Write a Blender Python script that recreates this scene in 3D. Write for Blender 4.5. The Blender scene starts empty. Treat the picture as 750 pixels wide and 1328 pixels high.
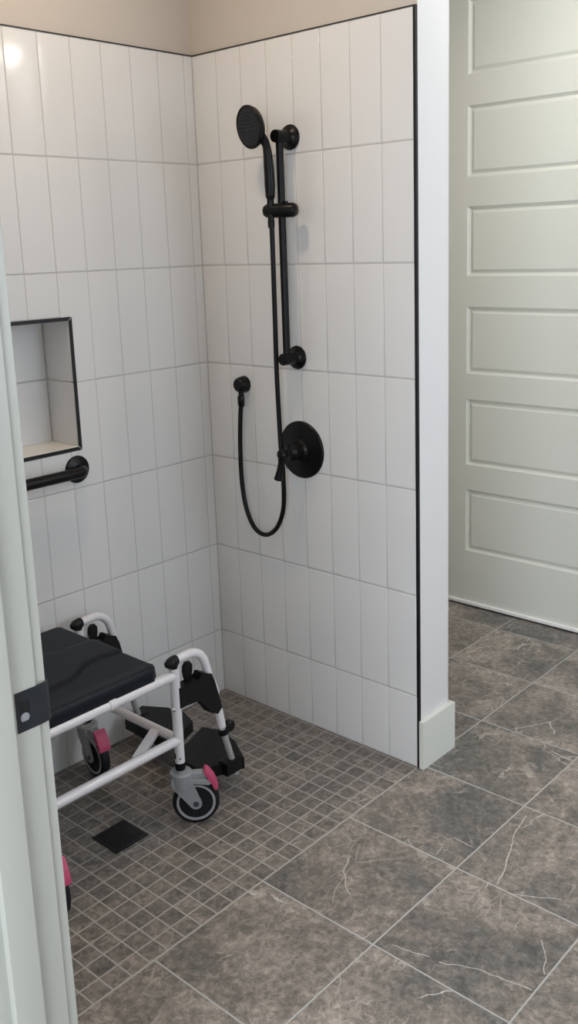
import bpy, bmesh, math, random
from mathutils import Vector, Matrix
random.seed(7)
D = bpy.data; S = bpy.context.scene; COL = S.collection
PI = math.pi
# ------------------------------------------------------------------ helpers
def link(name, bm, mat, parent=None, smooth=False, kind=None, loc=None):
    bmesh.ops.recalc_face_normals(bm, faces=bm.faces)
    me = D.meshes.new(name); bm.to_mesh(me); bm.free()
    mats = mat if isinstance(mat, (list, tuple)) else [mat]
    for m in mats: me.materials.append(m)
    if smooth:
        for p in me.polygons: p.use_smooth = True
        if smooth is not True: me.set_sharp_from_angle(angle=math.radians(smooth))
    o = D.objects.new(name, me); COL.objects.link(o)
    if parent is not None: o.parent = parent
    if kind: o['kind'] = kind
    if loc is not None: o.location = loc
    return o
def empty(name, loc=(0, 0, 0), rz=0, parent=None):
    o = D.objects.new(name, None); COL.objects.link(o)
    o.empty_display_size = .05; o.location = loc; o.rotation_euler = (0, 0, rz)
    if parent is not None: o.parent = parent
    return o
def tag(o, label, cat, group=None):
    o['label'] = label; o['category'] = cat
    if group: o['group'] = group
    return o
def box(bm, x0, x1, y0, y1, z0, z1, bev=0, M=None):
    r = bmesh.ops.create_cube(bm, size=1.0)
    vs = r['verts']
    for v in vs:
        v.co = Vector(((x0+x1)/2+v.co.x*(x1-x0), (y0+y1)/2+v.co.y*(y1-y0), (z0+z1)/2+v.co.z*(z1-z0)))
    if bev:
        es = list({e for v in vs for e in v.link_edges})
        rr = bmesh.ops.bevel(bm, geom=es, offset=bev, segments=2, affect='EDGES', profile=.7)
        vs = list({v for f in rr['faces'] for v in f.verts} | {v for v in vs if v.is_valid})
    if M is not None:
        for v in vs: v.co = M @ v.co
    return vs
def frame_of(t, up=None):
    t = t.normalized()
    a = up or (Vector((0, 0, 1)) if abs(t.z) < .9 else Vector((1, 0, 0)))
    u = t.cross(a).normalized(); return u, u.cross(t).normalized()
def tube(bm, pts, r, n=20, caps=True):
    """round tube along pts; r a number or one radius per point"""
    pts = [Vector(p) for p in pts]; N = len(pts)
    rs = r if isinstance(r, (list, tuple)) else [r]*N
    rings = []; u = None
    for i, p in enumerate(pts):
        t = (pts[min(i+1, N-1)]-pts[max(i-1, 0)]).normalized()
        if u is None: u, w = frame_of(t)
        else:
            u = (u-t*u.dot(t)).normalized(); w = t.cross(u).normalized()
        w = t.cross(u).normalized()
        rings.append([bm.verts.new(p+(u*math.cos(a)+w*math.sin(a))*rs[i]) for a in [2*PI*k/n for k in range(n)]])
    for i in range(N-1):
        for k in range(n):
            bm.faces.new((rings[i][k], rings[i][(k+1) % n], rings[i+1][(k+1) % n], rings[i+1][k]))
    if caps:
        bm.faces.new(rings[0][::-1]); bm.faces.new(rings[-1])
def lathe(bm, prof, o=(0, 0, 0), axis=(0, 0, 1), n=40):
    """prof: (radius, height) list, height along axis"""
    o = Vector(o); ax = Vector(axis).normalized(); u, w = frame_of(ax)
    rings = []
    for r, h in prof:
        if r < 1e-6: rings.append([bm.verts.new(o+ax*h)])
        else: rings.append([bm.verts.new(o+ax*h+(u*math.cos(2*PI*k/n)+w*math.sin(2*PI*k/n))*r) for k in range(n)])
    for a, b in zip(rings, rings[1:]):
        for k in range(n):
            A = a[k % len(a)]; A2 = a[(k+1) % len(a)]; B = b[k % len(b)]; B2 = b[(k+1) % len(b)]
            vs = []
            for v in (A, A2, B2, B):
                if v not in vs: vs.append(v)
            if len(vs) > 2: bm.faces.new(vs)
    if len(rings[0]) > 1: bm.faces.new(rings[0][::-1])
    if len(rings[-1]) > 1: bm.faces.new(rings[-1])
def prism(bm, poly, fn, a, b, bev=0):
    """poly 2-D points, fn(p, t) -> 3-D; extruded between t=a and t=b"""
    n = len(poly)
    A = [bm.verts.new(fn(p, a)) for p in poly]; B = [bm.verts.new(fn(p, b)) for p in poly]
    f1 = bm.faces.new(A[::-1]); f2 = bm.faces.new(B)
    for i in range(n): bm.faces.new((A[i], A[(i+1) % n], B[(i+1) % n], B[i]))
    if bev:
        es = list(f1.edges)+list(f2.edges)
        bmesh.ops.bevel(bm, geom=es, offset=bev, segments=2, affect='EDGES', profile=.6)
def spline(P, k=8):
    P = [Vector(p) for p in P]; out = []
    for i in range(len(P)-1):
        p0 = P[max(i-1, 0)]; p1 = P[i]; p2 = P[i+1]; p3 = P[min(i+2, len(P)-1)]
        for j in range(k):
            t = j/k
            out.append(.5*((2*p1)+(p2-p0)*t+(2*p0-5*p1+4*p2-p3)*t*t+(3*p1-p0-3*p2+p3)*t**3))
    out.append(P[-1]); return out
def nb(): return bmesh.new()
# ------------------------------------------------------------------ materials
def mat(name, col, rough=.5, metal=0, spec=None, coat=0):
    m = D.materials.new(name); m.use_nodes = True
    b = m.node_tree.nodes['Principled BSDF']
    b.inputs['Base Color'].default_value = (*col, 1); b.inputs['Roughness'].default_value = rough
    b.inputs['Metallic'].default_value = metal
    if spec is not None: b.inputs['Specular IOR Level'].default_value = spec
    if coat: b.inputs['Coat Weight'].default_value = coat
    return m
def noise_bump(m, scale, strength, dist=.001, detail=3):
    nt = m.node_tree; n = nt.nodes; b = n['Principled BSDF']
    tc = n.new('ShaderNodeTexCoord'); no = n.new('ShaderNodeTexNoise'); bu = n.new('ShaderNodeBump')
    no.inputs['Scale'].default_value = scale; no.inputs['Detail'].default_value = detail
    bu.inputs['Strength'].default_value = strength; bu.inputs['Distance'].default_value = dist
    nt.links.new(tc.outputs['Object'], no.inputs['Vector']); nt.links.new(no.outputs['Fac'], bu.inputs['Height'])
    nt.links.new(bu.outputs['Normal'], b.inputs['Normal']); return m
M_tile = noise_bump(mat('glazed_white_tile', (.73, .73, .725), .10, spec=.5), 7, .15, .003, 1)
M_grout = mat('wall_grout', (.50, .495, .485), .85)
M_wall = noise_bump(mat('beige_wall_paint', (.55, .505, .455), .6), 350, .15, .0005)
M_endwall = noise_bump(mat('white_wall_paint', (.68, .675, .67), .55), 350, .2, .0005)
M_ceil = noise_bump(mat('ceiling_paint', (.78, .76, .72), .8), 200, .1)
M_door = noise_bump(mat('sage_door_paint', (.74, .755, .69), .36), 60, .05, .0005)
M_trimp = mat('sage_trim_paint', (.49, .50, .455), .35)
M_base = mat('pale_trim_paint', (.66, .675, .62), .35)
M_black = noise_bump(mat('matt_black_metal', (.0035, .0035, .004), .33, spec=.22), 600, .08, .0003)
M_blacktrim = mat('black_anodised_edge_trim', (.006, .006, .008), .28, spec=.45)
M_dark = mat('shower_face_rubber', (.008, .010, .014), .5, spec=.3)
M_chrome = mat('chrome', (.75, .75, .76), .18, 1)
M_alu = mat('aluminium_sweep', (.93, .92, .90), .35)
M_white = mat('white_powder_coat', (.74, .73, .76), .28, coat=.3)
M_pad = noise_bump(mat('charcoal_foam_seat', (.0045, .0072, .0125), .48, spec=.25), 500, .25, .0005)
M_plast = noise_bump(mat('black_plastic', (.0045, .005, .006), .42, spec=.25), 400, .2, .0005)
M_grey = mat('grey_plastic', (.30, .315, .33), .42)
M_rim = mat('pale_grey_rim', (.36, .37, .385), .45)
M_hub = mat('dark_blue_grey_hub', (.045, .052, .062), .5)
M_tyre = mat('black_rubber', (.007, .008, .011), .6, spec=.3)
M_pink = mat('pink_plastic', (.52, .065, .155), .45)
M_gtube = mat('grey_tube', (.40, .40, .40), .35, .2)
M_sweepdark = mat('dark_rubber_seal', (.03, .03, .03), .7)

def floor_mat(name, px, py, ox, oy, grout_w, grout_col, var, noise_shift, veins=1.0, cracks=()):
    m = D.materials.new(name); m.use_nodes = True; nt = m.node_tree; N = nt.nodes; L = nt.links
    b = N['Principled BSDF']
    def math_(op, a, c=None, clamp=False):
        n = N.new('ShaderNodeMath'); n.operation = op; n.use_clamp = clamp
        for i, v in enumerate((a, c)):
            if v is None: continue
            if isinstance(v, (int, float)): n.inputs[i].default_value = v
            else: L.new(v, n.inputs[i])
        return n.outputs[0]
    def ramp(f, stops):
        r = N.new('ShaderNodeValToRGB'); e = r.color_ramp.elements
        while len(e) > len(stops): e.remove(e[-1])
        while len(e) < len(stops): e.new(1)
        for el, (p, c) in zip(e, stops): el.position = p; el.color = (*c, 1) if len(c) == 3 else c
        L.new(f, r.inputs['Fac']); return r.outputs['Color']
    def mix(f, a, c, mode='MIX'):
        n = N.new('ShaderNodeMix'); n.data_type = 'RGBA'; n.blend_type = mode
        if isinstance(f, (int, float)): n.inputs[0].default_value = f
        else: L.new(f, n.inputs[0])
        for i, v in ((6, a), (7, c)):
            if isinstance(v, tuple): n.inputs[i].default_value = (*v, 1)
            else: L.new(v, n.inputs[i])
        return n.outputs[2]
    tc = N.new('ShaderNodeTexCoord'); sp = N.new('ShaderNodeSeparateXYZ'); L.new(tc.outputs['Object'], sp.inputs[0])
    U = math_('DIVIDE', math_('SUBTRACT', sp.outputs[0], ox), px); V = math_('DIVIDE', math_('SUBTRACT', sp.outputs[1], oy), py)
    iu = math_('FLOOR', U); iv = math_('FLOOR', V); fu = math_('FRACT', U); fv = math_('FRACT', V)
    def edge(f, p):
        d = math_('MINIMUM', f, math_('SUBTRACT', 1.0, f)); return math_('MULTIPLY', d, p)
    d = math_('MINIMUM', edge(fu, px), edge(fv, py))
    g = N.new('ShaderNodeMapRange'); g.interpolation_type = 'SMOOTHSTEP'
    g.inputs[1].default_value = grout_w*.36; g.inputs[2].default_value = grout_w*.64; L.new(d, g.inputs[0])
    tilemask = g.outputs[0]
    cid = N.new('ShaderNodeCombineXYZ'); L.new(iu, cid.inputs[0]); L.new(iv, cid.inputs[1]); cid.inputs[2].default_value = noise_shift
    wn = N.new('ShaderNodeTexWhiteNoise'); wn.noise_dimensions = '3D'; L.new(cid.outputs[0], wn.inputs['Vector'])
    off = N.new('ShaderNodeVectorMath'); off.operation = 'MULTIPLY_ADD'
    L.new(wn.outputs['Color'], off.inputs[0]); off.inputs[1].default_value = (9, 9, 9); L.new(tc.outputs['Object'], off.inputs[2])
    P = off.outputs[0]
    def noise(scale, detail=6, rough=.6, dist=0, vec=P):
        n = N.new('ShaderNodeTexNoise'); n.inputs['Scale'].default_value = scale; n.inputs['Detail'].default_value = detail
        n.inputs['Roughness'].default_value = rough; n.inputs['Distortion'].default_value = dist; L.new(vec, n.inputs['Vector']); return n
    big = noise(3.6, 5, .6, .9).outputs['Fac']; mid = noise(19, 8, .68, 1.0).outputs['Fac']
    fine = noise(62, 8, .7, .6).outputs['Fac']; grit = noise(260, 3, .6).outputs['Fac']
    c = ramp(big, [(.34, (.116, .114, .109)), (.44, (.170, .157, .143)), (.51, (.212, .188, .166)), (.60, (.290, .256, .227))] if veins > .9 else
             [(.33, (.138, .130, .120)), (.50, (.172, .155, .139)), (.66, (.205, .182, .161))])
    c = mix(1.0, c, ramp(mid, [(.32, (.70, .71, .72)), (.5, (.98, .98, .98)), (.66, (1.32, 1.29, 1.26))]), 'MULTIPLY')
    c = mix(1.0, c, ramp(fine, [(.34, (.58, .58, .58)), (.5, (.97, .97, .97)), (.64, (1.50, 1.48, 1.45))]), 'MULTIPLY')
    c = mix(.6, c, ramp(grit, [(.3, (.75, .75, .75)), (.7, (1.28, 1.27, 1.25))]), 'MULTIPLY')
    # crack-like veins: edges of a warped cell pattern, kept only where a mask allows
    def crack(scale, width, warp, mscale, m0, m1, col, strength=1.0):
        wn2 = noise(5, 5, .6); sub = N.new('ShaderNodeVectorMath'); sub.operation = 'MULTIPLY_ADD'
        L.new(wn2.outputs['Color'], sub.inputs[0]); sub.inputs[1].default_value = (warp,)*3; L.new(P, sub.inputs[2])
        mp = N.new('ShaderNodeMapping'); mp.inputs['Rotation'].default_value = (0, 0, .6); mp.inputs['Scale'].default_value = (1, .45, 1)
        L.new(sub.outputs[0], mp.inputs['Vector'])
        vo = N.new('ShaderNodeTexVoronoi'); vo.feature = 'DISTANCE_TO_EDGE'; vo.inputs['Scale'].default_value = scale; L.new(mp.outputs[0], vo.inputs['Vector'])
        k = N.new('ShaderNodeMapRange'); k.inputs[1].default_value = width*.35; k.inputs[2].default_value = width
        k.inputs[3].default_value = strength; k.inputs[4].default_value = 0; L.new(vo.outputs['Distance'], k.inputs[0])
        mk = ramp(noise(mscale, 3, .6).outputs['Fac'], [(m0, (0, 0, 0)), (m1, (1, 1, 1))])
        return math_('MULTIPLY', k.outputs[0], mk), col
    for args in ((3.4, .0060, .10, 3.5, .56, .60, (.56, .52, .47), veins), (8, .013, .09, 6, .55, .64, (.44, .40, .355), .85*veins), (22, .045, .05, 8, .53, .64, (.42, .375, .33), .75*veins)):
        f, col = crack(*args); c = mix(f, c, col)
    # the long pale cracks of individual tiles, as polylines on the floor
    if cracks:
        wob = noise(30, 3, .6, 0, tc.outputs['Object']); wv = N.new('ShaderNodeVectorMath'); wv.operation = 'MULTIPLY_ADD'
        L.new(wob.outputs['Color'], wv.inputs[0]); wv.inputs[1].default_value = (.014, .014, 0); L.new(tc.outputs['Object'], wv.inputs[2])
        sw = N.new('ShaderNodeSeparateXYZ'); L.new(wv.outputs[0], sw.inputs[0]); best = None
        for (ax, ay), (bx, by) in cracks:
            ax += .007; ay += .007; bx += .007; by += .007; dx, dy = bx-ax, by-ay; l2 = dx*dx+dy*dy
            qx = math_('SUBTRACT', sw.outputs[0], ax); qy = math_('SUBTRACT', sw.outputs[1], ay)
            t = math_('DIVIDE', math_('ADD', math_('MULTIPLY', qx, dx), math_('MULTIPLY', qy, dy)), l2, True)
            ex = math_('SUBTRACT', qx, math_('MULTIPLY', t, dx)); ey = math_('SUBTRACT', qy, math_('MULTIPLY', t, dy))
            dd = math_('SQRT', math_('ADD', math_('MULTIPLY', ex, ex), math_('MULTIPLY', ey, ey)))
            best = dd if best is None else math_('MINIMUM', best, dd)
        k = N.new('ShaderNodeMapRange'); k.inputs[1].default_value = .0005; k.inputs[2].default_value = .0018
        k.inputs[3].default_value = 1; k.inputs[4].default_value = 0; L.new(best, k.inputs[0])
        c = mix(k.outputs[0], c, (.58, .54, .49))
    # drifting pale clouds broken into flecks
    blotch = math_('MULTIPLY', ramp(noise(7, 5, .65, 1.0).outputs['Fac'], [(.52, (0, 0, 0)), (.68, (1, 1, 1))]), ramp(noise(48, 5, .7, 1.5).outputs['Fac'], [(.48, (0, 0, 0)), (.62, (.8, .8, .8))]))
    c = mix(blotch, c, (.33, .29, .25))
    tv = ramp(wn.outputs['Value'], [(0, (1-var,)*3), (1, (1+var,)*3)])
    c = mix(1.0, c, tv, 'MULTIPLY')
    c = mix(tilemask, grout_col, c)
    L.new(c, b.inputs['Base Color'])
    rr = N.new('ShaderNodeMapRange'); rr.inputs[3].default_value = .8; rr.inputs[4].default_value = .42; L.new(tilemask, rr.inputs[0])
    L.new(rr.outputs[0], b.inputs['Roughness'])
    h = math_('ADD', math_('MULTIPLY', tilemask, 1.0), math_('MULTIPLY', fine, .35))
    bu = N.new('ShaderNodeBump'); bu.inputs['Strength'].default_value = .5; bu.inputs['Distance'].default_value = .0012
    L.new(h, bu.inputs['Height']); L.new(bu.outputs['Normal'], b.inputs['Normal'])
    return m
T = .3366; LX = .8139; Y0 = .0183; MP = .0497
CRACKS = [((1.1861, -0.6292), (1.2293, -0.6177)), ((1.2293, -0.6177), (1.2678, -0.6067)), ((1.2919, -0.6072), (1.3654, -0.5724)), ((1.3654, -0.5724), (1.4241, -0.563)), ((1.4241, -0.563), (1.4791, -0.5501)), ((1.1768, -0.0185), (1.19, -0.1036)), ((1.19, -0.1036), (1.2206, -0.1815)), ((1.2206, -0.1815), (1.2406, -0.2429)), ((1.2406, -0.2429), (1.2582, -0.3098)), ((0.9217, -0.4511), (0.9363, -0.4935)), ((0.9363, -0.4935), (0.981, -0.5425)), ((0.981, -0.5425), (1.0086, -0.5592)), ((1.4264, -0.4108), (1.4571, -0.4483)), ((1.4571, -0.4483), (1.4785, -0.4961)), ((1.0803, -0.2174), (1.1344, -0.2231)), ((1.3043, -0.3183), (1.358, -0.2884)), ((1.358, -0.2884), (1.399, -0.2619))]
M_floor = floor_mat('stone_look_tile', T, T, LX, Y0, .0042, (.44, .435, .42), .07, 3.7, 1.0, CRACKS)
M_mosaic = floor_mat('stone_mosaic_tile', MP, MP, LX-.0012, -.8033, .0040, (.37, .345, .32), .10, 9.1, .45)

# ------------------------------------------------------------------ room dimensions
W = .1016; H = .3064; HB = .2239; TOP = 2.0697; CEIL = 2.62
XE = .822                      # end face of the stub wall
YB = .148                      # back of the stub wall
YD = 1.175                     # hall door face
YJ = -1.44; YJ2 = -1.575       # entry wall, room side and near side
XJ = 1.20; XJ2 = 2.12          # entry opening
XR = 3.3; YN = -4.2; XN = -1.2; XN2 = 4.2
NY0, NY1, NZ0, NZ1, ND = -.83, -.5165, .957, 1.317, .13   # shampoo niche

def st(name, bm, m, parent=None, smooth=False):
    return link(name, bm, m, parent, smooth, kind='structure' if parent is None else None)
# floors
b = nb()
for x0, x1, y0, y1 in ((LX, XR, YJ2, YD+.2), (-.15, LX, 0.0+.001, YD+.2), (XN, XN2, YN, YJ2), (-.15, LX, YJ2, YJ)):
    f = b.faces.new([b.verts.new(v) for v in ((x0, y0, 0), (x1, y0, 0), (x1, y1, 0), (x0, y1, 0))])
r = bmesh.ops.extrude_face_region(b, geom=b.faces[:])
bmesh.ops.translate(b, vec=(0, 0, -.05), verts=[v for v in r['geom'] if isinstance(v, bmesh.types.BMVert)])
fl = st('floor', b, M_floor)
b = nb(); box(b, -.02, LX, YJ, .001, -.05, 0)
mo = st('floor', b, M_mosaic)
b = nb(); box(b, XN, XN2, YN, YD+.3, CEIL, CEIL+.1); st('ceiling', b, M_ceil)

# ---- tiles as real bevelled pieces
def tile(bm, org, U, V, Nn, u0, u1, v0, v1, t, gh, gv, tilt=0):
    u0 += gh/2; u1 -= gh/2; v0 += gv/2; v1 -= gv/2
    if u1-u0 < .004 or v1-v0 < .004: return
    rings = []
    tu = random.gauss(0, tilt); tv = random.gauss(0, tilt*.5)
    cu, cv = (u0+u1)/2, (v0+v1)/2
    for ins, h in ((0, 0), (0, t-.0018), (.0006, t-.0007), (.0018, t-.00012), (.005, t), ):
        ins = min(ins, (u1-u0)*.4, (v1-v0)*.4)
        vs = []
        for u, v in ((u0+ins, v0+ins), (u1-ins, v0+ins), (u1-ins, v1-ins), (u0+ins, v1-ins)):
            hh = h+((u-cu)*tu+(v-cv)*tv if h > 0 else 0)
            vs.append(bm.verts.new(org+U*u+V*v+Nn*hh))
        rings.append(vs)
    for a, c in zip(rings, rings[1:]):
        for i in range(4): bm.faces.new((a[i], a[(i+1) % 4], c[(i+1) % 4], c[i]))
    bm.faces.new(rings[-1])
zs = [0, HB]+[HB+H*i for i in range(1, 6)]+[TOP]
TT = .008
def clip_rects(r, hole):
    u0, u1, v0, v1 = r
    if hole is None: return [r]
    a0, a1, b0, b1 = hole
    if u1 <= a0 or u0 >= a1 or v1 <= b0 or v0 >= b1: return [r]
    out = []
    if u0 < a0: out.append((u0, a0, v0, v1)); u0 = a0
    if u1 > a1: out.append((a1, u1, v0, v1)); u1 = a1
    if v0 < b0: out.append((u0, u1, v0, b0))
    if v1 > b1: out.append((u0, u1, b1, v1))
    return out
# left wall (x = 0), tiles from the corner towards the entry
wl = empty('wall_left'); wl['kind'] = 'structure'
b = nb()
hole = (-NY1-.0105, -NY0+.0105, NZ0-.0105, NZ1+.0105)
for z0, z1 in zip(zs, zs[1:]):
    ys = [0, .0344]+[.0344+W*i for i in range(1, 15)]
    for a, c in zip(ys, ys[1:]):
        c = min(c, -YJ)
        if a >= c: continue
        cu = next((h for h in hole[:2] if a < h < c), None); cv = next((h for h in hole[2:] if z0 < h < z1), None)
        if cu is not None and cv is not None:      # a tile notched round a niche corner
            g1, g2 = a+.0006, c-.0006; h1, h2 = z0+.0015, z1-.0015; poly = []
            for (pu, pv) in ((g1, h1), (g2, h1), (g2, h2), (g1, h2)):
                if hole[0] < pu < hole[1] and hole[2] < pv < hole[3]:
                    trio = [(cu, pv), (cu, cv), (pu, cv)]
                    if (pu == g2) == (pv == h2): trio.reverse()
                    poly += trio
                else: poly.append((pu, pv))
            prism(b, poly, lambda p, t: (t, -p[0], p[1]), -TT, 0); continue
        for (u0, u1, v0, v1) in clip_rects((a, c, z0, z1), hole):
            tile(b, Vector((-TT, 0, 0)), Vector((0, -1, 0)), Vector((0, 0, 1)), Vector((1, 0, 0)), u0, u1, v0, v1, TT, .0012, .0030, .0006)
link('wall_tile', b, M_tile, wl, 20)
b = nb()    # grout behind the tiles, leaving the niche open
for (u0, u1, v0, v1) in clip_rects((0, -YJ, 0, TOP), (-NY1, -NY0, NZ0, NZ1)):
    box(b, -.014, -.0008, -u1, -u0, v0, v1)
link('grout', b, M_grout, wl)
b = nb()
for (u0, u1, v0, v1) in clip_rects((-YD-.2, -YJ2, 0, CEIL), (-NY1+.0, -NY0, NZ0, NZ1)):
    box(b, -.15, -.012, -u1, -u0, v0, v1)
link('painted_wall', b, M_wall, wl)
# niche lining: back (two tiles high), sides, sill
b = nb(); X = Vector((1, 0, 0)); Yv = Vector((0, 1, 0)); Z = Vector((0, 0, 1))
zm = HB+3*H
for v0, v1 in ((NZ0, zm), (zm, NZ1)):
    for u0, u1 in ((NY0, -.66), (-.66, NY1)):
        tile(b, Vector((-ND-.008, 0, 0)), Yv, Z, X, u0, u1, v0, v1, .008, .0012, .003)
    for yy, nn in ((NY1+.007, -Yv), (NY0-.007, Yv)):
        tile(b, Vector((-ND-.001, yy, 0)), X, Z, nn, 0, ND, v0, v1, .008, .0006, .003)
tile(b, Vector((-ND, 0, NZ1+.007)), X, Yv, -Z, 0, ND-.001, NY0, NY1, .008, .001, .001)
link('niche_tile', b, M_tile, wl, True)
b = nb(); box(b, -ND-.0195, -ND-.006, NY0-.02, NY1+.02, NZ0-.02, NZ1+.02)
box(b, -ND-.01, -.004, NY1+.002, NY1+.012, NZ0-.012, NZ1+.012); box(b, -ND-.01, -.004, NY0-.012, NY0-.002, NZ0-.012, NZ1+.012)
box(b, -ND-.01, -.004, NY0-.01, NY1+.01, NZ1+.002, NZ1+.011)
box(b, -ND-.004, -ND+.0042, NY1-.0042, NY1+.003, NZ0, NZ1); box(b, -ND-.004, -ND+.0012, NY0, NY1, zm-.0016, zm+.0016); link('niche_grout', b, M_grout, wl)
b = nb(); box(b, -ND-.005, -.0015, NY0-.004, NY1+.004, NZ0-.012, NZ0+.002, .001)
link('niche_sill', b, mat('cream_sill', (.80, .76, .68), .25), wl)
# black mitred frame round the niche
b = nb(); fw = .0105; x0f, x1f = -.010, .0015
for quad in (((NY0-fw, NZ1+fw), (NY1+fw, NZ1+fw), (NY1, NZ1), (NY0, NZ1)), ((NY0-fw, NZ0-fw), (NY1+fw, NZ0-fw), (NY1, NZ0), (NY0, NZ0)),
             ((NY1+fw, NZ0-fw), (NY1+fw, NZ1+fw), (NY1, NZ1), (NY1, NZ0)), ((NY0-fw, NZ0-fw), (NY0-fw, NZ1+fw), (NY0, NZ1), (NY0, NZ0))):
    cy = sum(q[0] for q in quad)/4; cz = sum(q[1] for q in quad)/4
    # pull the mitre ends in slightly so the pale joint shows
    L_ = max(q[0] for q in quad)-min(q[0] for q in quad) > max(q[1] for q in quad)-min(q[1] for q in quad)
    q2 = [(y-(.0020 if y > cy else -.0020) if L_ else y, z if L_ else z-(.0020 if z > cz else -.0020)) for y, z in quad]
    prism(b, q2, lambda p, t: (t, p[0], p[1]), x0f, x1f, .0004)
link('niche_edge_trim', b, M_blacktrim, wl)
# black top trim of the left wall
b = nb(); box(b, -.012, .0012, YJ, 0, TOP, TOP+.0032, .0006)
st('trim_1', b, M_blacktrim)

# stub wall with the shower fittings (y = 0)
wb = empty('wall_back'); wb['kind'] = 'structure'
b = nb()
for z0, z1 in zip(zs, zs[1:]):
    for i in range(8):
        tile(b, Vector((0, TT, 0)), X, Z, -Yv, i*W, (i+1)*W, z0, z1, TT, .0012, .0030, .0006)
link('wall_tile', b, M_tile, wb, True)
b = nb(); box(b, 0, 8*W, .0008, .014, 0, TOP); box(b, -.006, .0022, -.0022, .006, 0, TOP-.001); link('grout', b, M_grout, wb)
b = nb(); box(b, -.012, XE-.001, .012, YB, 0, CEIL); box(b, -.012, XE-.001, .0075, .013, TOP+.003, CEIL)
link('painted_wall', b, M_wall, wb)
b = nb(); box(b, XE-.0012, XE, .0062, YB, 0, CEIL); box(b, XE-.08, XE, YB-.001, YB+.0008, 0, CEIL)
link('painted_end', b, M_endwall, wb)
b = nb(); box(b, 0, 8*W+.001, -.0012, .012, TOP, TOP+.0032, .0006)
st('trim_2', b, M_blacktrim)
b = nb(); box(b, 8*W, XE-.0005, -.0016, .010, 0, TOP+.0032, .0015)
st('trim_3', b, M_blacktrim)

# baseboard wrapped round the end of the stub wall
b = nb()
prism(b, [(XE+.0002, -.004), (XE+.0145, -.004), (XE+.0145, YB+.015), (.60, YB+.015), (.60, YB+.0009), (XE+.0002, YB+.0009)],
      lambda p, t: (p[0], p[1], t), 0, .150, .0012)
st('baseboard_back', b, M_base)

# far wall with the sage panelled door
DX0, DX1, DZ0, DZ1 = .118, 1.035, .016, 2.49
wf = nb()
box(wf, -.15, DX0-.02, YD+.005, YD+.14, 0, CEIL); box(wf, DX1+.02, XR, YD+.005, YD+.14, 0, CEIL); box(wf, DX0-.02, DX1+.02, YD+.005, YD+.14, DZ1+.02, CEIL)
st('wall_far', wf, M_endwall)
d1 = empty('door_1'); d1['kind'] = 'structure'
def door_slab():
    bm = nb(); y = YD
    px0, px1 = .2385, DX1-.12
    pans = [(.2405, .504), (.608, .879), (.9815, 1.2465), (1.3655, 1.630), (1.738, 1.9985), (2.107, 2.372)]
    xs = [DX0, px0, px1, DX1]; zz = [DZ0]
    for a, c in pans: zz += [a, c]
    zz.append(DZ1)
    cache = {}
    def V(x, yy, z):
        k = (round(x, 5), round(yy, 5), round(z, 5))
        if k not in cache: cache[k] = bm.verts.new((x, yy, z))
        return cache[k]
    for i in range(3):
        for j in range(len(zz)-1):
            x0, x1, z0, z1 = xs[i], xs[i+1], zz[j], zz[j+1]
            if i == 1 and j % 2 == 1:
                # moulded recess: bevel in, valley, rise to a raised field
                prof = [(0, 0), (.002, .002), (.011, .0105), (.0145, .0105), (.0245, .0035), (.0265, .0028)]
                prev = None
                for ins, dep in prof:
                    ring = [V(x0+ins, y+dep, z0+ins), V(x1-ins, y+dep, z0+ins), V(x1-ins, y+dep, z1-ins), V(x0+ins, y+dep, z1-ins)]
                    if prev:
                        for q in range(4): bm.faces.new((prev[q], prev[(q+1) % 4], ring[(q+1) % 4], ring[q]))
                    prev = ring
                bm.faces.new(prev)
            else: bm.faces.new((V(x0, y, z0), V(x1, y, z0), V(x1, y, z1), V(x0, y, z1)))
    yb = y+.040
    back = [V(DX0, yb, DZ0), V(DX1, yb, DZ0), V(DX1, yb, DZ1), V(DX0, yb, DZ1)]
    bm.faces.new(back)
    bm.faces.new([V(x, y, DZ0) for x in xs]+[back[1], back[0]])
    bm.faces.new([V(x, y, DZ1) for x in xs]+[back[2], back[3]])
    bm.faces.new([V(DX0, y, z) for z in zz]+[back[3], back[0]])
    bm.faces.new([V(DX1, y, z) for z in zz]+[back[2], back[1]])
    return bm
link('door_panel', door_slab(), M_door, d1)
b = nb(); box(b, DX0, DX1, YD-.010, YD+.030, .0075, DZ0+.005, .003); link('door_sweep', b, M_alu, d1)
b = nb(); box(b, DX0, DX1, YD+.008, YD+.034, .0005, .0075); link('sweep_seal', b, M_sweepdark, d1)
b = nb()
for x0, x1 in ((DX0-.018, DX0-.002), (DX1+.002, DX1+.018)): box(b, x0, x1, YD-.001, YD+.12, 0, DZ1+.018)
box(b, DX0-.018, DX1+.018, YD-.001, YD+.12, DZ1+.002, DZ1+.018)
link('jamb', b, M_trimp, d1)
b = nb(); box(b, DX0-.09, DX0-.012, YD-.018, YD+.002, 0, DZ1+.09, .002); box(b, DX1+.012, DX1+.09, YD-.018, YD+.002, 0, DZ1+.09, .002)
box(b, DX0-.012, DX1+.012, YD-.018, YD+.002, DZ1+.012, DZ1+.09, .002)
link('casing', b, M_trimp, d1)
b = nb(); box(b, DX1+.10, XR, YD-.012, YD+.004, 0, .15, .001); st('baseboard_far', b, M_base)

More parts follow.
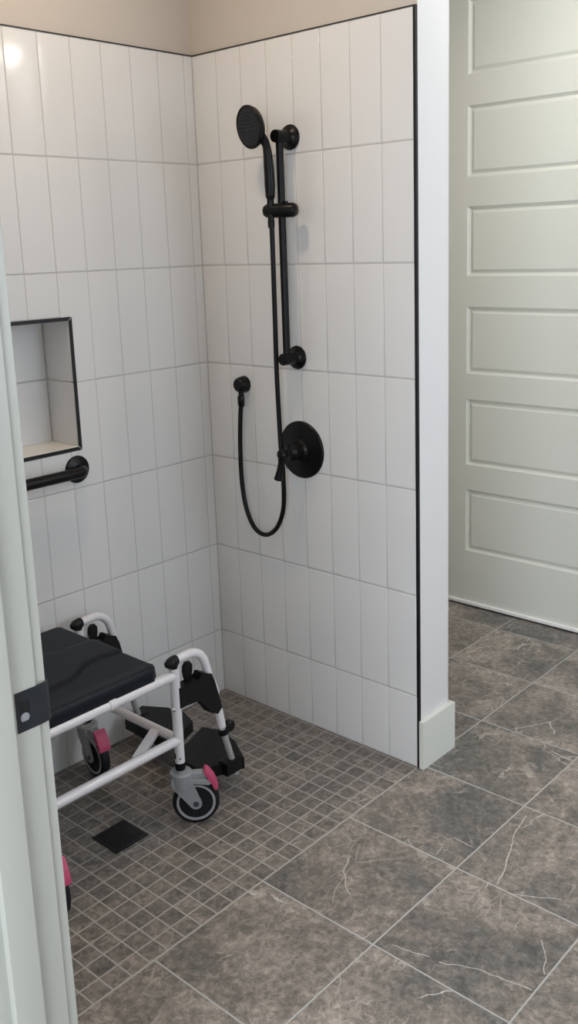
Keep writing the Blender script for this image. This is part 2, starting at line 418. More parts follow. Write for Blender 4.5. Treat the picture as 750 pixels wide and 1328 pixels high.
# right wall with a frosted daylight window
WY0, WY1, WZ0, WZ1 = -.55, .75, 1.0, 2.3
b = nb()
for y0, y1, z0, z1 in ((YJ2, WY0, 0, CEIL), (WY1, YD+.2, 0, CEIL), (WY0, WY1, 0, WZ0), (WY0, WY1, WZ1, CEIL)): box(b, XR, XR+.14, y0, y1, z0, z1)
st('wall_right', b, M_endwall)
w1 = empty('window_1'); w1['kind'] = 'structure'
def sash(x0, x1, y0, y1, z0, z1, axis):
    bm = nb(); f = .05; my = (y0+y1)/2
    for a0, a1, c0, c1 in ((y0, y0+f, z0, z1), (y1-f, y1, z0, z1), (y0, y1, z0, z0+f), (y0, y1, z1-f, z1), (my-.02, my+.02, z0, z1)):
        if axis == 'x': box(bm, x0, x1, a0, a1, c0, c1)
        else: box(bm, a0, a1, x0, x1, c0, c1)
    return bm
link('window_frame', sash(XR+.03, XR+.09, WY0, WY1, WZ0, WZ1, 'x'), M_base, w1)
M_glass = mat('frosted_glass', (.95, .97, 1), .35); g = M_glass.node_tree.nodes['Principled BSDF']
g.inputs['Transmission Weight'].default_value = 1; g.inputs['IOR'].default_value = 1.1
b = nb(); box(b, XR+.055, XR+.061, WY0+.01, WY1-.01, WZ0+.01, WZ1-.01); link('pane', b, M_glass, w1)

# entry wall and the doorway the photograph is taken through
b = nb()
box(b, -.15, XJ-.02, YJ2, YJ, 0, CEIL); box(b, XJ2+.02, XR, YJ2, YJ, 0, CEIL); box(b, XJ-.02, XJ2+.02, YJ2, YJ, 2.48, CEIL)
st('wall_front', b, M_endwall)
d2 = empty('door_2'); d2['kind'] = 'structure'
b = nb()
box(b, XJ-.019, XJ, YJ2-.002, YJ, 0, 2.46, .0016); box(b, XJ2, XJ2+.019, YJ2-.002, YJ, 0, 2.46, .0016); box(b, XJ-.019, XJ2+.019, YJ2-.002, YJ, 2.46, 2.479)
link('jamb', b, M_trimp, d2, 30)
b = nb()
box(b, XJ-.001, XJ+.013, -1.527, -1.4835, 0, 2.46, .002); box(b, XJ2-.011, XJ2+.001, -1.527, -1.4835, 0, 2.46, .002); box(b, XJ, XJ2, -1.527, -1.4835, 2.449, 2.461, .002)
link('door_stop', b, M_trimp, d2, 30)
b = nb()
for ya, yb2 in ((YJ, YJ+.018), (YJ2-.018, YJ2)):
    box(b, XJ-.085, XJ-.005, ya, yb2, 0, 2.465, .003); box(b, XJ2+.005, XJ2+.085, ya, yb2, 0, 2.465, .003); box(b, XJ-.085, XJ2+.085, ya, yb2, 2.465, 2.545, .003)
link('casing', b, M_trimp, d2, 30)
# strike plate with latch hole and curved lip
b = nb()
sz0, sz1 = .8775, .9345; hy0, hy1, hz0, hz1 = -1.4690, -1.4540, .8915, .9215
xp0, xp1 = XJ-.0005, XJ+.0018
for y0, y1, z0, z1 in ((-1.4735, hy0, sz0, sz1), (hy1, YJ+.002, sz0, sz1), (hy0, hy1, sz0, hz0), (hy0, hy1, hz1, sz1)):
    box(b, xp0, xp1, y0, y1, z0, z1)
pr = [(XJ+.0018, YJ+.001), (XJ+.0016, YJ+.008), (XJ+.0000, YJ+.015), (XJ-.0030, YJ+.0205), (XJ-.0045, YJ+.0190), (XJ-.0016, YJ+.0140), (XJ-.0003, YJ+.008), (XJ-.0002, YJ+.001)]
prism(b, pr, lambda p, t: (p[0], p[1], t), sz0, sz1)
sp = link('strike_plate', b, mat('black_plate', (.018, .021, .026), .35), d2); sp['label'] = 'matt black strike plate with latch hole'
b = nb(); box(b, XJ-.0004, XJ+.0008, hy0-.001, hy1+.001, hz0-.001, hz1+.001); link('latch_hole', b, mat('dark_hole', (.006, .006, .006), .8), sp)
b = nb(); lathe(b, [(0, -.001), (.0068, -.001), (.0068, .0006), (.0040, .0012), (0, .0012)], (XJ+.0004, -1.4612, .8965), (1, 0, 0), 20); link('screw', b, M_grey, sp)

# neighbouring room behind the camera
b = nb(); box(b, XN-.1, XN, YN, YJ2, 0, CEIL); st('wall_hall_left', b, M_endwall)
b = nb(); box(b, XN2, XN2+.1, YN, YJ2, 0, CEIL); st('wall_hall_right', b, M_endwall)
b = nb(); box(b, XN, -.15, YJ2, YJ, 0, CEIL); box(b, XR+.14, XN2, YJ2, YJ, 0, CEIL); st('wall_hall_front', b, M_endwall)
HX0, HX1, HZ0, HZ1 = 1.4, 3.8, .45, 2.2
b = nb()
for x0, x1, z0, z1 in ((XN, HX0, 0, CEIL), (HX1, XN2, 0, CEIL), (HX0, HX1, 0, HZ0), (HX0, HX1, HZ1, CEIL)): box(b, x0, x1, YN-.14, YN, z0, z1)
st('wall_hall_back', b, M_endwall)
w2 = empty('window_2'); w2['kind'] = 'structure'
link('window_frame', sash(YN-.09, YN-.03, HX0, HX1, HZ0, HZ1, 'y'), M_base, w2)
b = nb(); box(b, HX0+.01, HX1-.01, YN-.061, YN-.055, HZ0+.01, HZ1-.01); link('pane', b, M_glass, w2)

# ------------------------------------------------------------------ ceiling lights
def emis(name, col, s):
    m = D.materials.new(name); m.use_nodes = True; nt = m.node_tree; nt.nodes.clear()
    o = nt.nodes.new('ShaderNodeOutputMaterial'); e = nt.nodes.new('ShaderNodeEmission')
    e.inputs[0].default_value = (*col, 1); e.inputs[1].default_value = s; nt.links.new(e.outputs[0], o.inputs[0]); return m
def downlight(x, y, col, s, label, r=.075):
    t = tag(empty('ceiling_light', (x, y, CEIL)), label, 'ceiling light', 'recessed ceiling lights')
    b = nb(); lathe(b, [(r, -.001), (r+.018, -.001), (r+.018, -.006), (r+.012, -.009), (r, -.006)], n=48)
    link('trim_ring', b, M_ceil, t, 40)
    b = nb(); lathe(b, [(0, -.003), (r, -.003), (r, -.001), (0, -.001)], n=48); link('lens', b, emis('lamp_lens', col, s), t)
    return t
LAMPS = []
# ------------------------------------------------------------------ shower fittings
# slide bar
sb = tag(empty('shower_slide_bar', (.393, 0, 1.18)), 'vertical matt black slide bar with two round wall mounts', 'slide bar')
def rel(o): # builds in world coordinates; children are placed relative to their empty
    return -Vector(o.location)
def part(name, bm, m, root, smooth=35, origin=None):
    o_ = Vector(origin) if origin is not None else Vector(root.location)
    bmesh.ops.translate(bm, vec=-o_, verts=bm.verts)
    return link(name, bm, m, root, smooth)
BX, BY = .3925, -.047
b = nb(); tube(b, [(BX, BY, 1.172), (BX, BY, 1.812)], .0108, 28); part('bar', b, M_black, sb)
for zc in (1.80, 1.18):
    b = nb()
    lathe(b, [(0, 0), (.034, 0), (.035, .003), (.0335, .007), (.024, .011), (.0185, .016), (.0175, .028), (.0175, .064), (.0165, .0665), (0, .0665)], (BX, 0, zc), (0, -1, 0), 40)
    mt = part('wall_mount', b, M_black, sb)
# slider clamp
b = nb()
cz = 1.6
tube(b, [(.3555, -.079, cz), (.358, -.0785, cz), (.364, -.077, cz), (.385, -.068, cz), (.410, -.058, cz), (.438, -.050, cz), (.447, -.048, cz), (.450, -.047, cz)], [.008, .0155, .019, .020, .020, .020, .016, .007], 28)
box(b, BX+.006, BX+.020, BY-.006, BY+.006, cz+.017, cz+.0255, .002)
part('slider_clamp', b, M_black, sb)
# hand shower
hsx, hsy = .3800, -.079
hd = Vector((.3414, -.110, 1.8255)); n_ = Vector((-.20, -.96, -.17)).normalized()
hs = tag(empty('hand_shower', (hsx, hsy, 1.57)), 'round black hand shower hanging in the slide bar clamp', 'hand shower')
hb = Vector((hsx, hsy, 1.572)); neck = Vector((.3835, -.0915, 1.775))
pth = spline([hb, hb+Vector((0, -.001, .035)), hb+Vector((.001, -.001, .06)), hb+Vector((.003, -.003, .10)), hb+Vector((.0045, -.0065, .15)), neck, hd-n_*.012+Vector((.020, .004, -.024))], 6)
rp = []
for i in range(len(pth)):
    s = i/(len(pth)-1)
    rr = [(0, .0088), (.17, .0092), (.34, .0100), (.345, .0128), (.5, .0150), (.66, .0142), (.83, .0112), (1, .0150)]
    for (a, ra), (c, rc) in zip(rr, rr[1:]):
        if a <= s <= c+1e-9: rp.append(ra+(rc-ra)*(s-a)/(c-a)); break
b = nb(); tube(b, pth, rp, 24); part('handle', b, M_black, hs, 40)
b = nb(); lathe(b, [(0, -.030), (.020, -.029), (.040, -.023), (.053, -.013), (.058, -.002), (.0585, .004), (.056, .0065), (.0525, .0065), (.0515, .0045), (0, .0045)], hd, n_, 56)
part('shower_head', b, M_black, hs, 40)
b = nb(); u_, w_ = frame_of(n_)
lathe(b, [(0, .0046), (.0505, .0046), (.050, .0056), (0, .0062)], hd, n_, 48)
for ring, cnt in ((.010, 6), (.020, 12), (.030, 18), (.040, 24)):
    for k in range(cnt):
        a = 2*PI*k/cnt; lathe(b, [(.0013, .0055), (.0011, .0074), (0, .0078)], hd+(u_*math.cos(a)+w_*math.sin(a))*ring, n_, 6)
part('spray_face', b, M_dark, hs, 40)
# hose
ho = tag(empty('shower_hose', (.146, -.04, 1.05)), 'long black shower hose looping from the wall outlet up to the clamp', 'shower hose')
hp = spline([(0.3800, -0.079, 1.5754), (0.3800, -0.077, 1.5437), (0.3706, -0.068, 1.3275), (0.3635, -0.062, 1.1478), (0.3625, -0.0580, 1.0091), (0.3637, -0.0570, 0.9273), (0.3720, -0.0600, 0.8462), (0.3707, -0.058, 0.7619), (0.3553, -0.053, 0.7025), (0.3222, -0.048, 0.6513), (0.275, -0.045, 0.6233), (0.2255, -0.042, 0.6351), (0.1893, -0.04, 0.6919), (0.1709, -0.037, 0.7769), (0.1640, -0.031, 0.8884), (0.1650, -0.025, 0.9874), (0.1695, -0.022, 1.0342)], 10)
b = nb(); tube(b, hp, .0072, 16)
m_h = M_black.copy(); m_h.name = 'black_hose'
part('hose', b, m_h, ho, True)
b = nb(); lathe(b, [(.0074, 0), (.0085, 0), (.0105, .006), (.0110, .028), (.0095, .034), (.0072, .036)][::1], (.1685, -.0225, 1.016), (0, 0, 1), 8)
part('hose_nut', b, M_black, ho, 30)
b = nb(); lathe(b, [(.0076, 0), (.0096, .001), (.0098, .020), (.0080, .024)], (hsx, hsy, 1.553), (0, 0, 1), 16)
part('hose_collar', b, M_black, ho, 30)
# wall outlet
wo = tag(empty('shower_wall_outlet', (.1735, 0, 1.083)), 'small round black water outlet left of the slide bar feeding the hose', 'water outlet')
b = nb(); lathe(b, [(0, 0), (.0265, 0), (.0265, .005), (.0250, .014), (.0220, .028), (.0170, .033), (0, .034)], (.1650, 0, 1.084), (0, -1, 0), 36)
part('outlet_body', b, M_black, wo, 40)
b = nb(); tube(b, [(.1695, -.022, 1.083), (.1695, -.022, 1.048)], .0085, 20); part('outlet_spout', b, M_black, wo, 40)
# mixer valve
vx, vz = .3975, .902
va = tag(empty('shower_valve', (vx, 0, vz)), 'large round black valve plate with lever handle', 'shower valve')
b = nb(); lathe(b, [(0, 0), (.0875, 0), (.0875, .003), (.084, .0065), (.078, .0075), (.072, .0095), (.045, .0125), (.040, .015), (.0, .015)], (vx, 0, vz), (0, -1, 0), 72)
part('valve_plate', b, M_black, va, 30)
b = nb(); lathe(b, [(0, .012), (.036, .012), (.036, .016), (.029, .022), (.0265, .040), (.0255, .048), (.019, .052), (.0135, .058), (.0120, .074), (.0155, .079), (.0175, .085), (.0165, .093), (.0115, .098), (.006, .100), (0, .101)], (vx, 0, vz), (0, -1, 0), 36)
part('hub', b, M_black, va, 30)
b = nb(); l0 = Vector((vx, -.0885, vz-.004)); dr = Vector((-.010, -.006, -1)).normalized()
dr = Vector((-.20, -.06, -1)).normalized()
tube(b, [l0+dr*s for s in (0, .012, .02, .045, .062, .070, .074, .077)], [.0100, .0105, .0085, .0092, .0115, .0135, .0130, .006], 20)
part('lever', b, M_black, va, 40)

# grab bar on the left wall
gz = .893
gb = tag(empty('grab_bar', (0, -.53, gz)), 'horizontal black grab bar below the wall niche', 'grab bar')
gx = .046
pts = [Vector((.004, -.53, gz)), Vector((.020, -.53, gz))]
for k in range(0, 9):
    a = k/8*PI/2; pts.append(Vector((gx-.026+.026*math.sin(a), -.53-.026*(1-math.cos(a)), gz)))
pts[1] = Vector((.012, -.53, gz))
pe = [Vector((p.x, -1.36-(p.y+.53), p.z)) for p in reversed(pts)]
b = nb(); tube(b, pts+[Vector((gx, -.75, gz)), Vector((gx, -1.05, gz))]+pe, .0158, 28); part('bar', b, M_black, gb, 50)
for yy in (-.53, -1.36):
    b = nb(); lathe(b, [(0, 0), (.040, 0), (.040, .003), (.038, .006), (.022, .010), (.0165, .013), (0, .013)], (.0005, yy, gz), (1, 0, 0), 48); part('flange', b, M_black, gb, 30)

# floor drain
dc = (.3985, -.7635)
dn = tag(empty('floor_drain', (dc[0], dc[1], 0)), 'square black drain grate set into the mosaic shower floor', 'drain')
b = nb(); hw = .052
for x0, x1, y0, y1 in ((-hw, hw, -hw, -hw+.005), (-hw, hw, hw-.005, hw), (-hw, -hw+.005, -hw, hw), (hw-.005, hw, -hw, hw)): box(b, x0, x1, y0, y1, -.004, .0026, .0004)
link('drain_frame', b, M_blacktrim, dn)
b = nb()
for k in range(9):
    p = -.044+k*.011
    box(b, p-.0028, p+.0028, -hw+.004, hw-.004, -.003, .0020); box(b, -hw+.004, hw-.004, p-.0028, p+.0028, -.003, .0018)
link('grate', b, M_blacktrim, dn)
b = nb(); box(b, -hw+.003, hw-.003, -hw+.003, hw-.003, -.004, .0005); link('drain_sump', b, mat('drain_dark', (.004, .004, .005), .6), dn)

# ------------------------------------------------------------------ shower commode chair
ch = tag(empty('shower_chair', (.27, -.82, 0)), 'white tube framed wheeled shower chair with black padded seat', 'shower chair')
CO = Vector(ch.location)
def cpart(name, bm, m, parent=None, smooth=35):
    bmesh.ops.translate(bm, vec=-CO, verts=bm.verts)
    return link(name, bm, m, parent or ch, smooth)
XN_, XF_ = .480, .066; YF, YR = -.613, -1.032; ZU, ZL = .425, .242; TR = .0132
b = nb()
for x in (XN_, XF_):
    tube(b, [(x, YF, .178), (x, YF, .452)], TR, 24)             # front post
    tube(b, [(x, YR, .178), (x, YR, .855)], TR, 24)              # rear post
    tube(b, [(x, YF, ZU), (x, YR, ZU)], TR, 24); tube(b, [(x, YF, ZL), (x, YR, ZL)], TR*.97, 24)
tube(b, [(XN_, YF, ZL), (XF_, YF, ZL)], TR*.93, 24); tube(b, [(XN_, YR, ZL), (XF_, YR, ZL)], TR*.93, 24)
tube(b, [(XN_, YR, ZU), (XF_, YR, ZU)], TR*.93, 24)
frame = cpart('frame', b, M_white, None, 40)
# flat gussets joining the cross tube to the lower rails
for s, x in ((-1, XN_), (1, XF_)):
    b = nb()
    pa = Vector((x+s*.085, YF-.008, ZL+.001)); pb = Vector((x+s*.008, YF-.132, ZL+.001)); d = (pb-pa).normalized(); nn = Vector((-d.y, d.x, 0))*.013
    prism(b, [(pa+nn)[:], (pa-nn)[:], (pb-nn)[:], (pb+nn)[:]], lambda p, t: (p[0], p[1], p[2]+t), -.006, .006, .001)
    cpart('gusset', b, M_white, frame, False)
# back canvas (behind the doorway edge, above the rear posts)
b = nb()
def backf(p, t): return (p[0], YR-.006+t+.02*math.sin(PI*(p[0]-XF_)/(XN_-XF_)), p[1])
prism(b, [(XF_+.012, .56), (XN_-.012, .56), (XN_-.012, .85), (XF_+.012, .85)], backf, -.004, .004, .001)
cpart('backrest', b, M_pad, None, False)
# rail collars and seat clips
for x in (XN_, XF_):
    b = nb(); lathe(b, [(TR, 0), (.0152, .001), (.0155, .003), (.0155, .019), (.0152, .021), (TR, .022)], (x, -.826, ZU), (0, 1, 0), 28)
    cpart('rail_collar', b, M_white, frame)
    b = nb(); s = -1 if x > .2 else 1
    box(b, x+s*.004-.006, x+s*.004+.006, -.822, -.798, ZU+.010, ZU+.0185, .001); cpart('seat_clip', b, M_white, frame, 30)
# screws and ferrules
b = nb(); lathe(b, [(0, 0), (.0042, 0), (.0042, .0035), (.0066, .005), (.0072, .0085), (.0055, .0125), (0, .014)], (XN_+.006, YF-.0118, .338), (.45, -.89, 0), 16)
bo = cpart('bolt', b, M_chrome); bo['label'] = 'chrome dome bolt'
for x in (XN_, XF_):
    for y in (YF, YR):
        b = nb(); lathe(b, [(0, 0), (.0130, 0), (.0140, .004), (.0140, .0195), (.0108, .0205), (.0108, .0300), (0, .030)], (x, y, .1575), (0, 0, 1), 24)
        cpart('ferrule', b, M_plast)
b = nb()
lathe(b, [(0, 0), (.0022, 0), (.0022, .001), (0, .001)], (XN_+.0108, YF-.0078, .193), (.81, -.59, 0), 10)
pr = [(-2.75, .192), (-2.15, .192), (-2.15, .207), (-2.75, .207)]
arc = [(-2.75+k*.1) for k in range(8)]
poly = [(a, .191) for a in arc]+[(a, .207) for a in reversed(arc)]
vs = [b.verts.new((XN_+math.cos(a)*(TR+.0006), YF+math.sin(a)*(TR+.0006), z)) for a, z in [(x_+.55, z_) for x_, z_ in poly]]
nA = len(arc)
for i in range(nA-1): b.faces.new((vs[i], vs[i+1], vs[2*nA-2-i], vs[2*nA-1-i]))
cpart('post_slot', b, M_plast, frame, False)
# seat: contoured pad
def seat_mesh():
    bm = nb(); x0, x1, y0, y1 = .046, .4865, -1.02, -.662
    nx, ny = 56, 48
    def ss(e0, e1, v):
        t = min(1, max(0, (v-e0)/(e1-e0))); return t*t*(3-2*t)
    g1 = [(-.66, .214), (-.70, .209), (-.745, .2055), (-.78, .2085), (-.805, .185), (-.83, .13), (-.86, .05), (-1.1, -.3)]
    g2 = [(-.66, .336), (-.70, .329), (-.73, .3215), (-.77, .3245), (-.81, .350), (-.85, .3745), (-.89, .376), (-1.1, .40)]
    def interp(g, y):
        for (ya, xa), (yb_, xb) in zip(g, g[1:]):
            if yb_ <= y <= ya: return xa+(xb-xa)*(ya-y)/(ya-yb_)
        return g[-1][1] if y < g[-1][0] else g[0][1]
    def height(x, y):
        h = 0
        a = interp(g1, y); c = interp(g2, y)
        # the two thigh hollows meet a raised middle with soft steps
        h -= .0050*(1-ss(a-.012, a+.004, x))*ss(-.07, .02, x-x0)
        h -= .0050*ss(c-.004, c+.010, x)*(1-ss(-.05, .0, x-x1)*.6)
        h -= .0030*math.exp(-((x-c-.004)/.0045)**2)+.0030*math.exp(-((x-a+.004)/.0045)**2)
        return h
    def outline(k, n, grow, cc):
        pass
    # rounded / clipped outline rings, from centre grid outwards
    cut = .020
    base = [(x0+cut*.5, y1), (x1-cut, y1), (x1, y1-cut*1.1), (x1, y0+cut), (x1-cut, y0), (x0+cut, y0), (x0, y0+cut), (x0, y1-cut*.5)]
    def inset(p, d):
        cx, cy = (x0+x1)/2, (y0+y1)/2
        sx = ((x1-x0)/2-d)/((x1-x0)/2); sy = ((y1-y0)/2-d)/((y1-y0)/2)
        return (cx+(p[0]-cx)*sx, cy+(p[1]-cy)*sy)
    # densify outline
    dense = []
    for i in range(len(base)):
        p, q = base[i], base[(i+1) % len(base)]; L_ = math.hypot(q[0]-p[0], q[1]-p[1]); m = max(2, int(L_/.008))
        for j in range(m): dense.append((p[0]+(q[0]-p[0])*j/m, p[1]+(q[1]-p[1])*j/m))
    ZT = .4765
    rings = []
    for d, dz in ((.012, -.046), (.004, -.045), (0, -.040), (.0015, -.012), (.0040, -.0045), (.0055, -.0025), (.0095, -.0004), (.013, 0)):
        rings.append([bm.verts.new((*(q := inset(p, d)), ZT+dz+(height(*q) if dz > -.02 else 0))) for p in dense])
    for a, c in zip(rings, rings[1:]):
        n = len(a)
        for i in range(n): bm.faces.new((a[i], a[(i+1) % n], c[(i+1) % n], c[i]))
    prev = rings[-1]
    for s in range(1, 40):      # concentric rings carry the contour
        f = 1-s/40
        cx, cy = (x0+x1)/2, (y0+y1)/2; cur = []
        for p in dense:
            q = inset(p, .014); x = cx+(q[0]-cx)*f; y = cy+(q[1]-cy)*f
            cur.append(bm.verts.new((x, y, ZT+height(x, y))))
        n = len(cur)
        for i in range(n): bm.faces.new((prev[i], prev[(i+1) % n], cur[(i+1) % n], cur[i]))
        prev = cur
    bm.faces.new(prev); bm.faces.new(rings[0][::-1])
    return bm
cpart('seat', seat_mesh(), M_pad, None, 50)
# leg rests with hooked hanger tube, bracket, release lever, clamp knob and foot plate
def leg_rest(x, mir, name_label):
    e = empty('leg_rest', (0, 0, 0), parent=ch)
    def lp(name, bm, m, smooth=35, par=None): 
        bmesh.ops.translate(bm, vec=-CO, verts=bm.verts); return link(name, bm, m, e, smooth)
    pts = [(x, -.622, .4635), (x, -.603, .4648), (x, -.575, .4662), (x, -.552, .4655), (x, -.530, .4560), (x, -.514, .4385), (x, -.5055, .4170), (x, -.500, .395), (x, -.4875, .345), (x, -.4675, .265), (x, -.458, .212)]
    b = nb(); tube(b, spline(pts, 5), .0118, 24); lp('hanger_tube', b, M_white, True)
    b = nb(); tube(b, [(x, -.459, .216), (x, -.4135, .050)], .0092, 20); lp('lower_tube', b, M_gtube, 40)
    # end cap over the post top
    b = nb(); tube(b, [(x, -.604, .4652), (x, -.612, .4648), (x, -.623, .4620), (x, -.632, .4560), (x, -.6355, .4520)], [.0132, .0142, .0144, .0130, .006], 24)
    tube(b, [(x, -.616, .447), (x, -.616, .462)], .0138, 24)
    lp('end_cap', b, M_plast, 50)
    br = [(-.612, .3905), (-.5410, .3895), (-.5330, .4060), (-.5235, .3990), (-.4960, .3890), (-.4890, .3650), (-.4650, .2800), (-.4820, .2660), (-.5080, .2800), (-.5220, .3080), (-.5380, .3290), (-.5590, .3350), (-.5980, .3385), (-.6020, .3335), (-.612, .3335)]
    b = nb(); prism(b, br, lambda p, t: (t, p[0], p[1]), x-.016, x+.016, .003); lp('bracket', b, M_plast, False)
    b = nb(); prism(b, [(-.4895, .372), (-.4855, .369), (-.4740, .327), (-.4760, .322), (-.4800, .333)], lambda p, t: (t, p[0], p[1]), x-.006, x+.0166, .0008); lp('bracket_slot', b, M_white, False)
    lv = [(-.5680, .378), (-.5740, .400), (-.5780, .418), (-.5760, .433), (-.5680, .4425), (-.5550, .4415), (-.5470, .4310), (-.5475, .414), (-.5540, .399), (-.5580, .378)]
    b = nb(); prism(b, lv, lambda p, t: (t, p[0], p[1]), x-.014, x-.003, .003); lp('release_lever', b, M_plast, False)
    s = mir
    b = nb(); ka = Vector((x, -.4545, .203)); kd = Vector((0, .0415, -.15)).normalized()
    lathe(b, [(.0100, 0), (.0150, .001), (.0155, .015), (.0100, .016)], ka-kd*.004, kd, 24)
    box(b, x-.008*s-.008, x-.008*s+.008, -.452, -.436, .190, .208, .003)
    lathe(b, [(0, -.010), (.012, -.010), (.0165, -.006), (.0165, .006), (.012, .010), (0, .010)], (x+.004*s, -.434, .208), (1, .0, .0), 24)
    lp('clamp_knob', b, M_plast, 40)
    # foot plate, hinged on the lower tube
    zt = .100
    pl = [(.500, -.398), (.484, -.440), (.448, -.522), (.372, -.520), (.325, -.487), (.275, -.352), (.327, -.335), (.412, -.348)]
    if s < 0: pl = [(.051, -.468), (.2446, -.4747), (.2564, -.4254), (.2275, -.3475), (.168, -.326), (.097, -.337), (.024, -.380)]
    b = nb()
    def pf(p, t): return (p[0], p[1], zt+t)
    prism(b, pl, pf, -.010, .0, .003)
    cx = sum(p[0] for p in pl)/len(pl); cy = sum(p[1] for p in pl)/len(pl)
    n = len(pl); inner = [(cx+(p[0]-cx)*.95, cy+(p[1]-cy)*.95) for p in pl]
    for i in range(n):      # skirt
        a, c, c2, a2 = pl[i], pl[(i+1) % n], inner[(i+1) % n], inner[i]
        prism(b, [a, c, c2, a2], pf, -.034, -.008)
    box(b, x-.021, x+.017, -.462, -.400, zt-.034, zt+.004, .004)
    lp('foot_plate', b, M_plast, False)
    return e
leg_rest(XN_, 1, ''); leg_rest(XF_, -1, '')
# casters: built once, then copied
def caster(x, y, ang):
    e = empty('caster', (x-CO.x, y-CO.y, 0), ang, ch)
    tr = .036; R_ = .0625
    b = nb()     # stem housing
    lathe(b, [(0, .100), (.024, .100), (.028, .112), (.0290, .135), (.0300, .141), (.0300, .148), (.0280, .151), (.0200, .1515), (.0190, .1535), (.0110, .1540), (.0105, .1575), (0, .1575)], n=36)
    link('stem_housing', b, M_grey, e, 30)
    b = nb()     # two tapering cheeks and the bridge over the wheel
    def fk(p, t): return (p[0], t, p[1])
    def cheek():
        out = []
        c0, r0, c1, r1 = Vector((.000, .128)), .027, Vector((tr, R_)), .0155
        d = (c1-c0); a0 = math.atan2(d.y, d.x); sp = math.acos((r0-r1)/d.length)
        for k in range(13): a = a0+sp+(2*PI-2*sp)*k/12; out.append((c0.x+math.cos(a)*r0, c0.y+math.sin(a)*r0))
        for k in range(13): a = a0-sp+2*sp*k/12; out.append((c1.x+math.cos(a)*r1, c1.y+math.sin(a)*r1))
        return out
    for s in (-1, 1): prism(b, cheek(), fk, s*.0165, s*.0225, .0012)
    prism(b, [(.010, .130), (.066, .131), (.078, .118), (.074, .114), (.020, .122)], fk, -.0215, .0215, .002)
    prism(b, [(.010, .146), (.062, .146), (.070, .140), (.070, .130), (.010, .128)], fk, -.012, .012, .002)
    link('fork', b, M_grey, e, False)
    b = nb()     # tyre
    lathe(b, [(.048, -.0125), (.056, -.014), (.0605, -.0115), (.0625, -.006), (.0625, .006), (.0605, .0115), (.056, .014), (.048, .0125)], (tr, 0, R_), (0, 1, 0), 64)
    wh = link('tyre', b, M_tyre, e, 50)
    for s in (-1, 1):
        b = nb(); lathe(b, [(.0445, s*.011), (.0455, s*.0142), (.0515, s*.0146), (.0520, s*.011)], (tr, 0, R_), (0, 1, 0), 64); link('rim', b, M_rim, wh, 40)
    b = nb(); lathe(b, [(0, -.0125), (.018, -.0125), (.044, -.0105), (.0455, -.0120), (.0455, .0120), (.044, .0105), (.018, .0125), (0, .0125)], (tr, 0, R_), (0, 1, 0), 48)
    link('wheel_disc', b, M_hub, wh, 40)
    b = nb(); lathe(b, [(0, -.0240), (.0070, -.0240), (.0080, -.0230), (.0080, .0230), (.0070, .0240), (0, .0240)], (tr, 0, R_), (0, 1, 0), 24)
    link('axle', b, M_hub, wh, 40)
    b = nb()     # pink brake pedal
    poly = [(.060, .150), (.066, .155), (.076, .146), (.086, .131), (.094, .112), (.0965, .100), (.0900, .094), (.0840, .102), (.078, .118), (.072, .132), (.064, .140)]
    prism(b, poly, fk, -.0185, .0185, .003)
    pe_ = link('brake_pedal', b, M_pink, e, False); pe_['label'] = 'pink brake pedal'
    return e
caster(XN_, YF, math.radians(48)); caster(XF_, YF, math.radians(-6)); caster(XN_, YR, math.radians(-9)); caster(XF_, YR, math.radians(10))

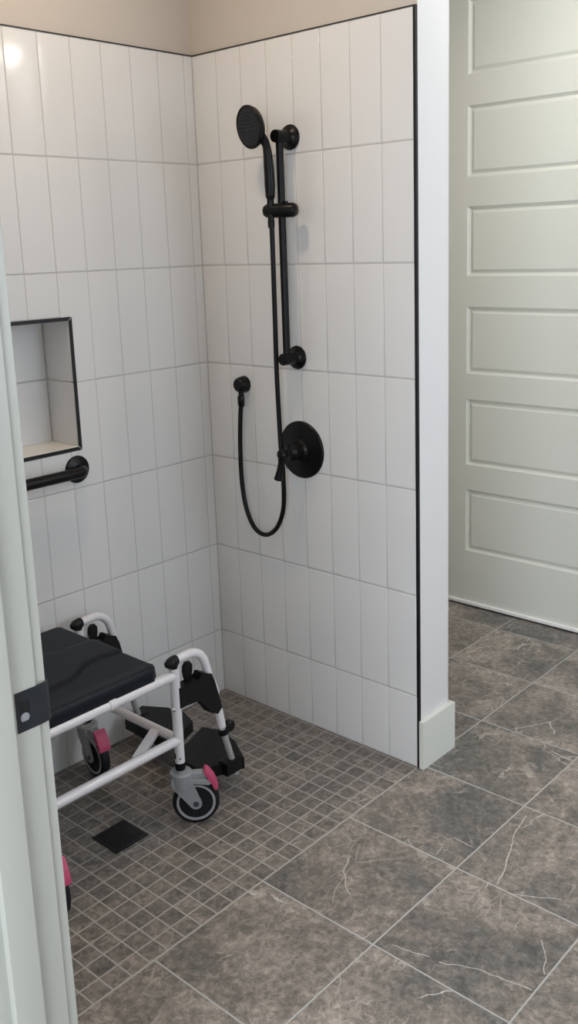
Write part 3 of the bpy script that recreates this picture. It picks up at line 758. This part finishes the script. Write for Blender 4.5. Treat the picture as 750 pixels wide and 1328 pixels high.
# ------------------------------------------------------------------ lamps, daylight, world, camera
def area(name, loc, to, sx, sy, power, col, spread=None):
    l = D.lights.new(name, 'AREA'); l.shape = 'RECTANGLE'; l.size = sx; l.size_y = sy; l.energy = power; l.color = col
    if spread: l.spread = math.radians(spread)
    o = D.objects.new(name, l); COL.objects.link(o); o.location = loc
    o.rotation_euler = (Vector(to)-Vector(loc)).to_track_quat('-Z', 'Y').to_euler(); return o
def disk(name, loc, r, power, col):
    l = D.lights.new(name, 'AREA'); l.shape = 'DISK'; l.size = 2*r; l.energy = power; l.color = col
    o = D.objects.new(name, l); COL.objects.link(o); o.location = loc; return o
downlight(.47, -.72, (1, .82, .62), 8, 'recessed warm ceiling light above the shower')
disk('shower_lamp', (.47, -.72, CEIL-.012), .075, 5, (1, .78, .56))
downlight(2.62, .92, (1, .97, .95), 30, 'wide recessed ceiling light near the far door', .17)
downlight(1.02, .52, (1, .93, .84), 8, 'small unseen ceiling fill light added to brighten the sage door')  # added, unseen: this disc and the lamp below brighten the far door
disk('door_fill', (1.02, .52, CEIL-.012), .075, 7.5, (1, .95, .87))
disk('hall_lamp', (2.62, .92, CEIL-.012), .17, 11, (1, .97, .94))
area('right_window_daylight', (XR+.02, (WY0+WY1)/2, (WZ0+WZ1)/2), (0, (WY0+WY1)/2, 1.4), 1.2, 1.2, 16, (.82, .90, 1))
area('hall_window_daylight', ((HX0+HX1)/2, YN+.02, (HZ0+HZ1)/2), ((HX0+HX1)/2, 0, 1.4), 2.3, 1.6, 92, (.86, .92, 1))
wd = D.worlds.new('World'); S.world = wd; wd.use_nodes = True
bg = wd.node_tree.nodes['Background']; bg.inputs[0].default_value = (.75, .86, 1, 1); bg.inputs[1].default_value = 1.0

f = 1228.76; cx, cy = 395.15, 587.05
Mm = Matrix(((0.7487, -0.1187, 0.6522), (0.6622, 0.1798, -0.7274), (-0.031, 0.9765, 0.2132)))
cam = D.cameras.new('Camera'); co = D.objects.new('Camera', cam); COL.objects.link(co)
q = Mm.to_quaternion(); q.normalize()
co.rotation_mode = 'QUATERNION'; co.rotation_quaternion = q; co.location = (2.265468, -2.071999, 1.501033)
cam.sensor_fit = 'HORIZONTAL'; cam.sensor_width = 36; cam.lens = f/750*36; cam.clip_start = .02
cam.shift_x = -(cx-375)/750; cam.shift_y = (cy-664)/750
S.camera = co
S.view_settings.view_transform = 'Standard'; S.view_settings.look = 'None'; S.view_settings.gamma = 1; S.view_settings.use_curve_mapping = False
S.view_settings.exposure = 0.25
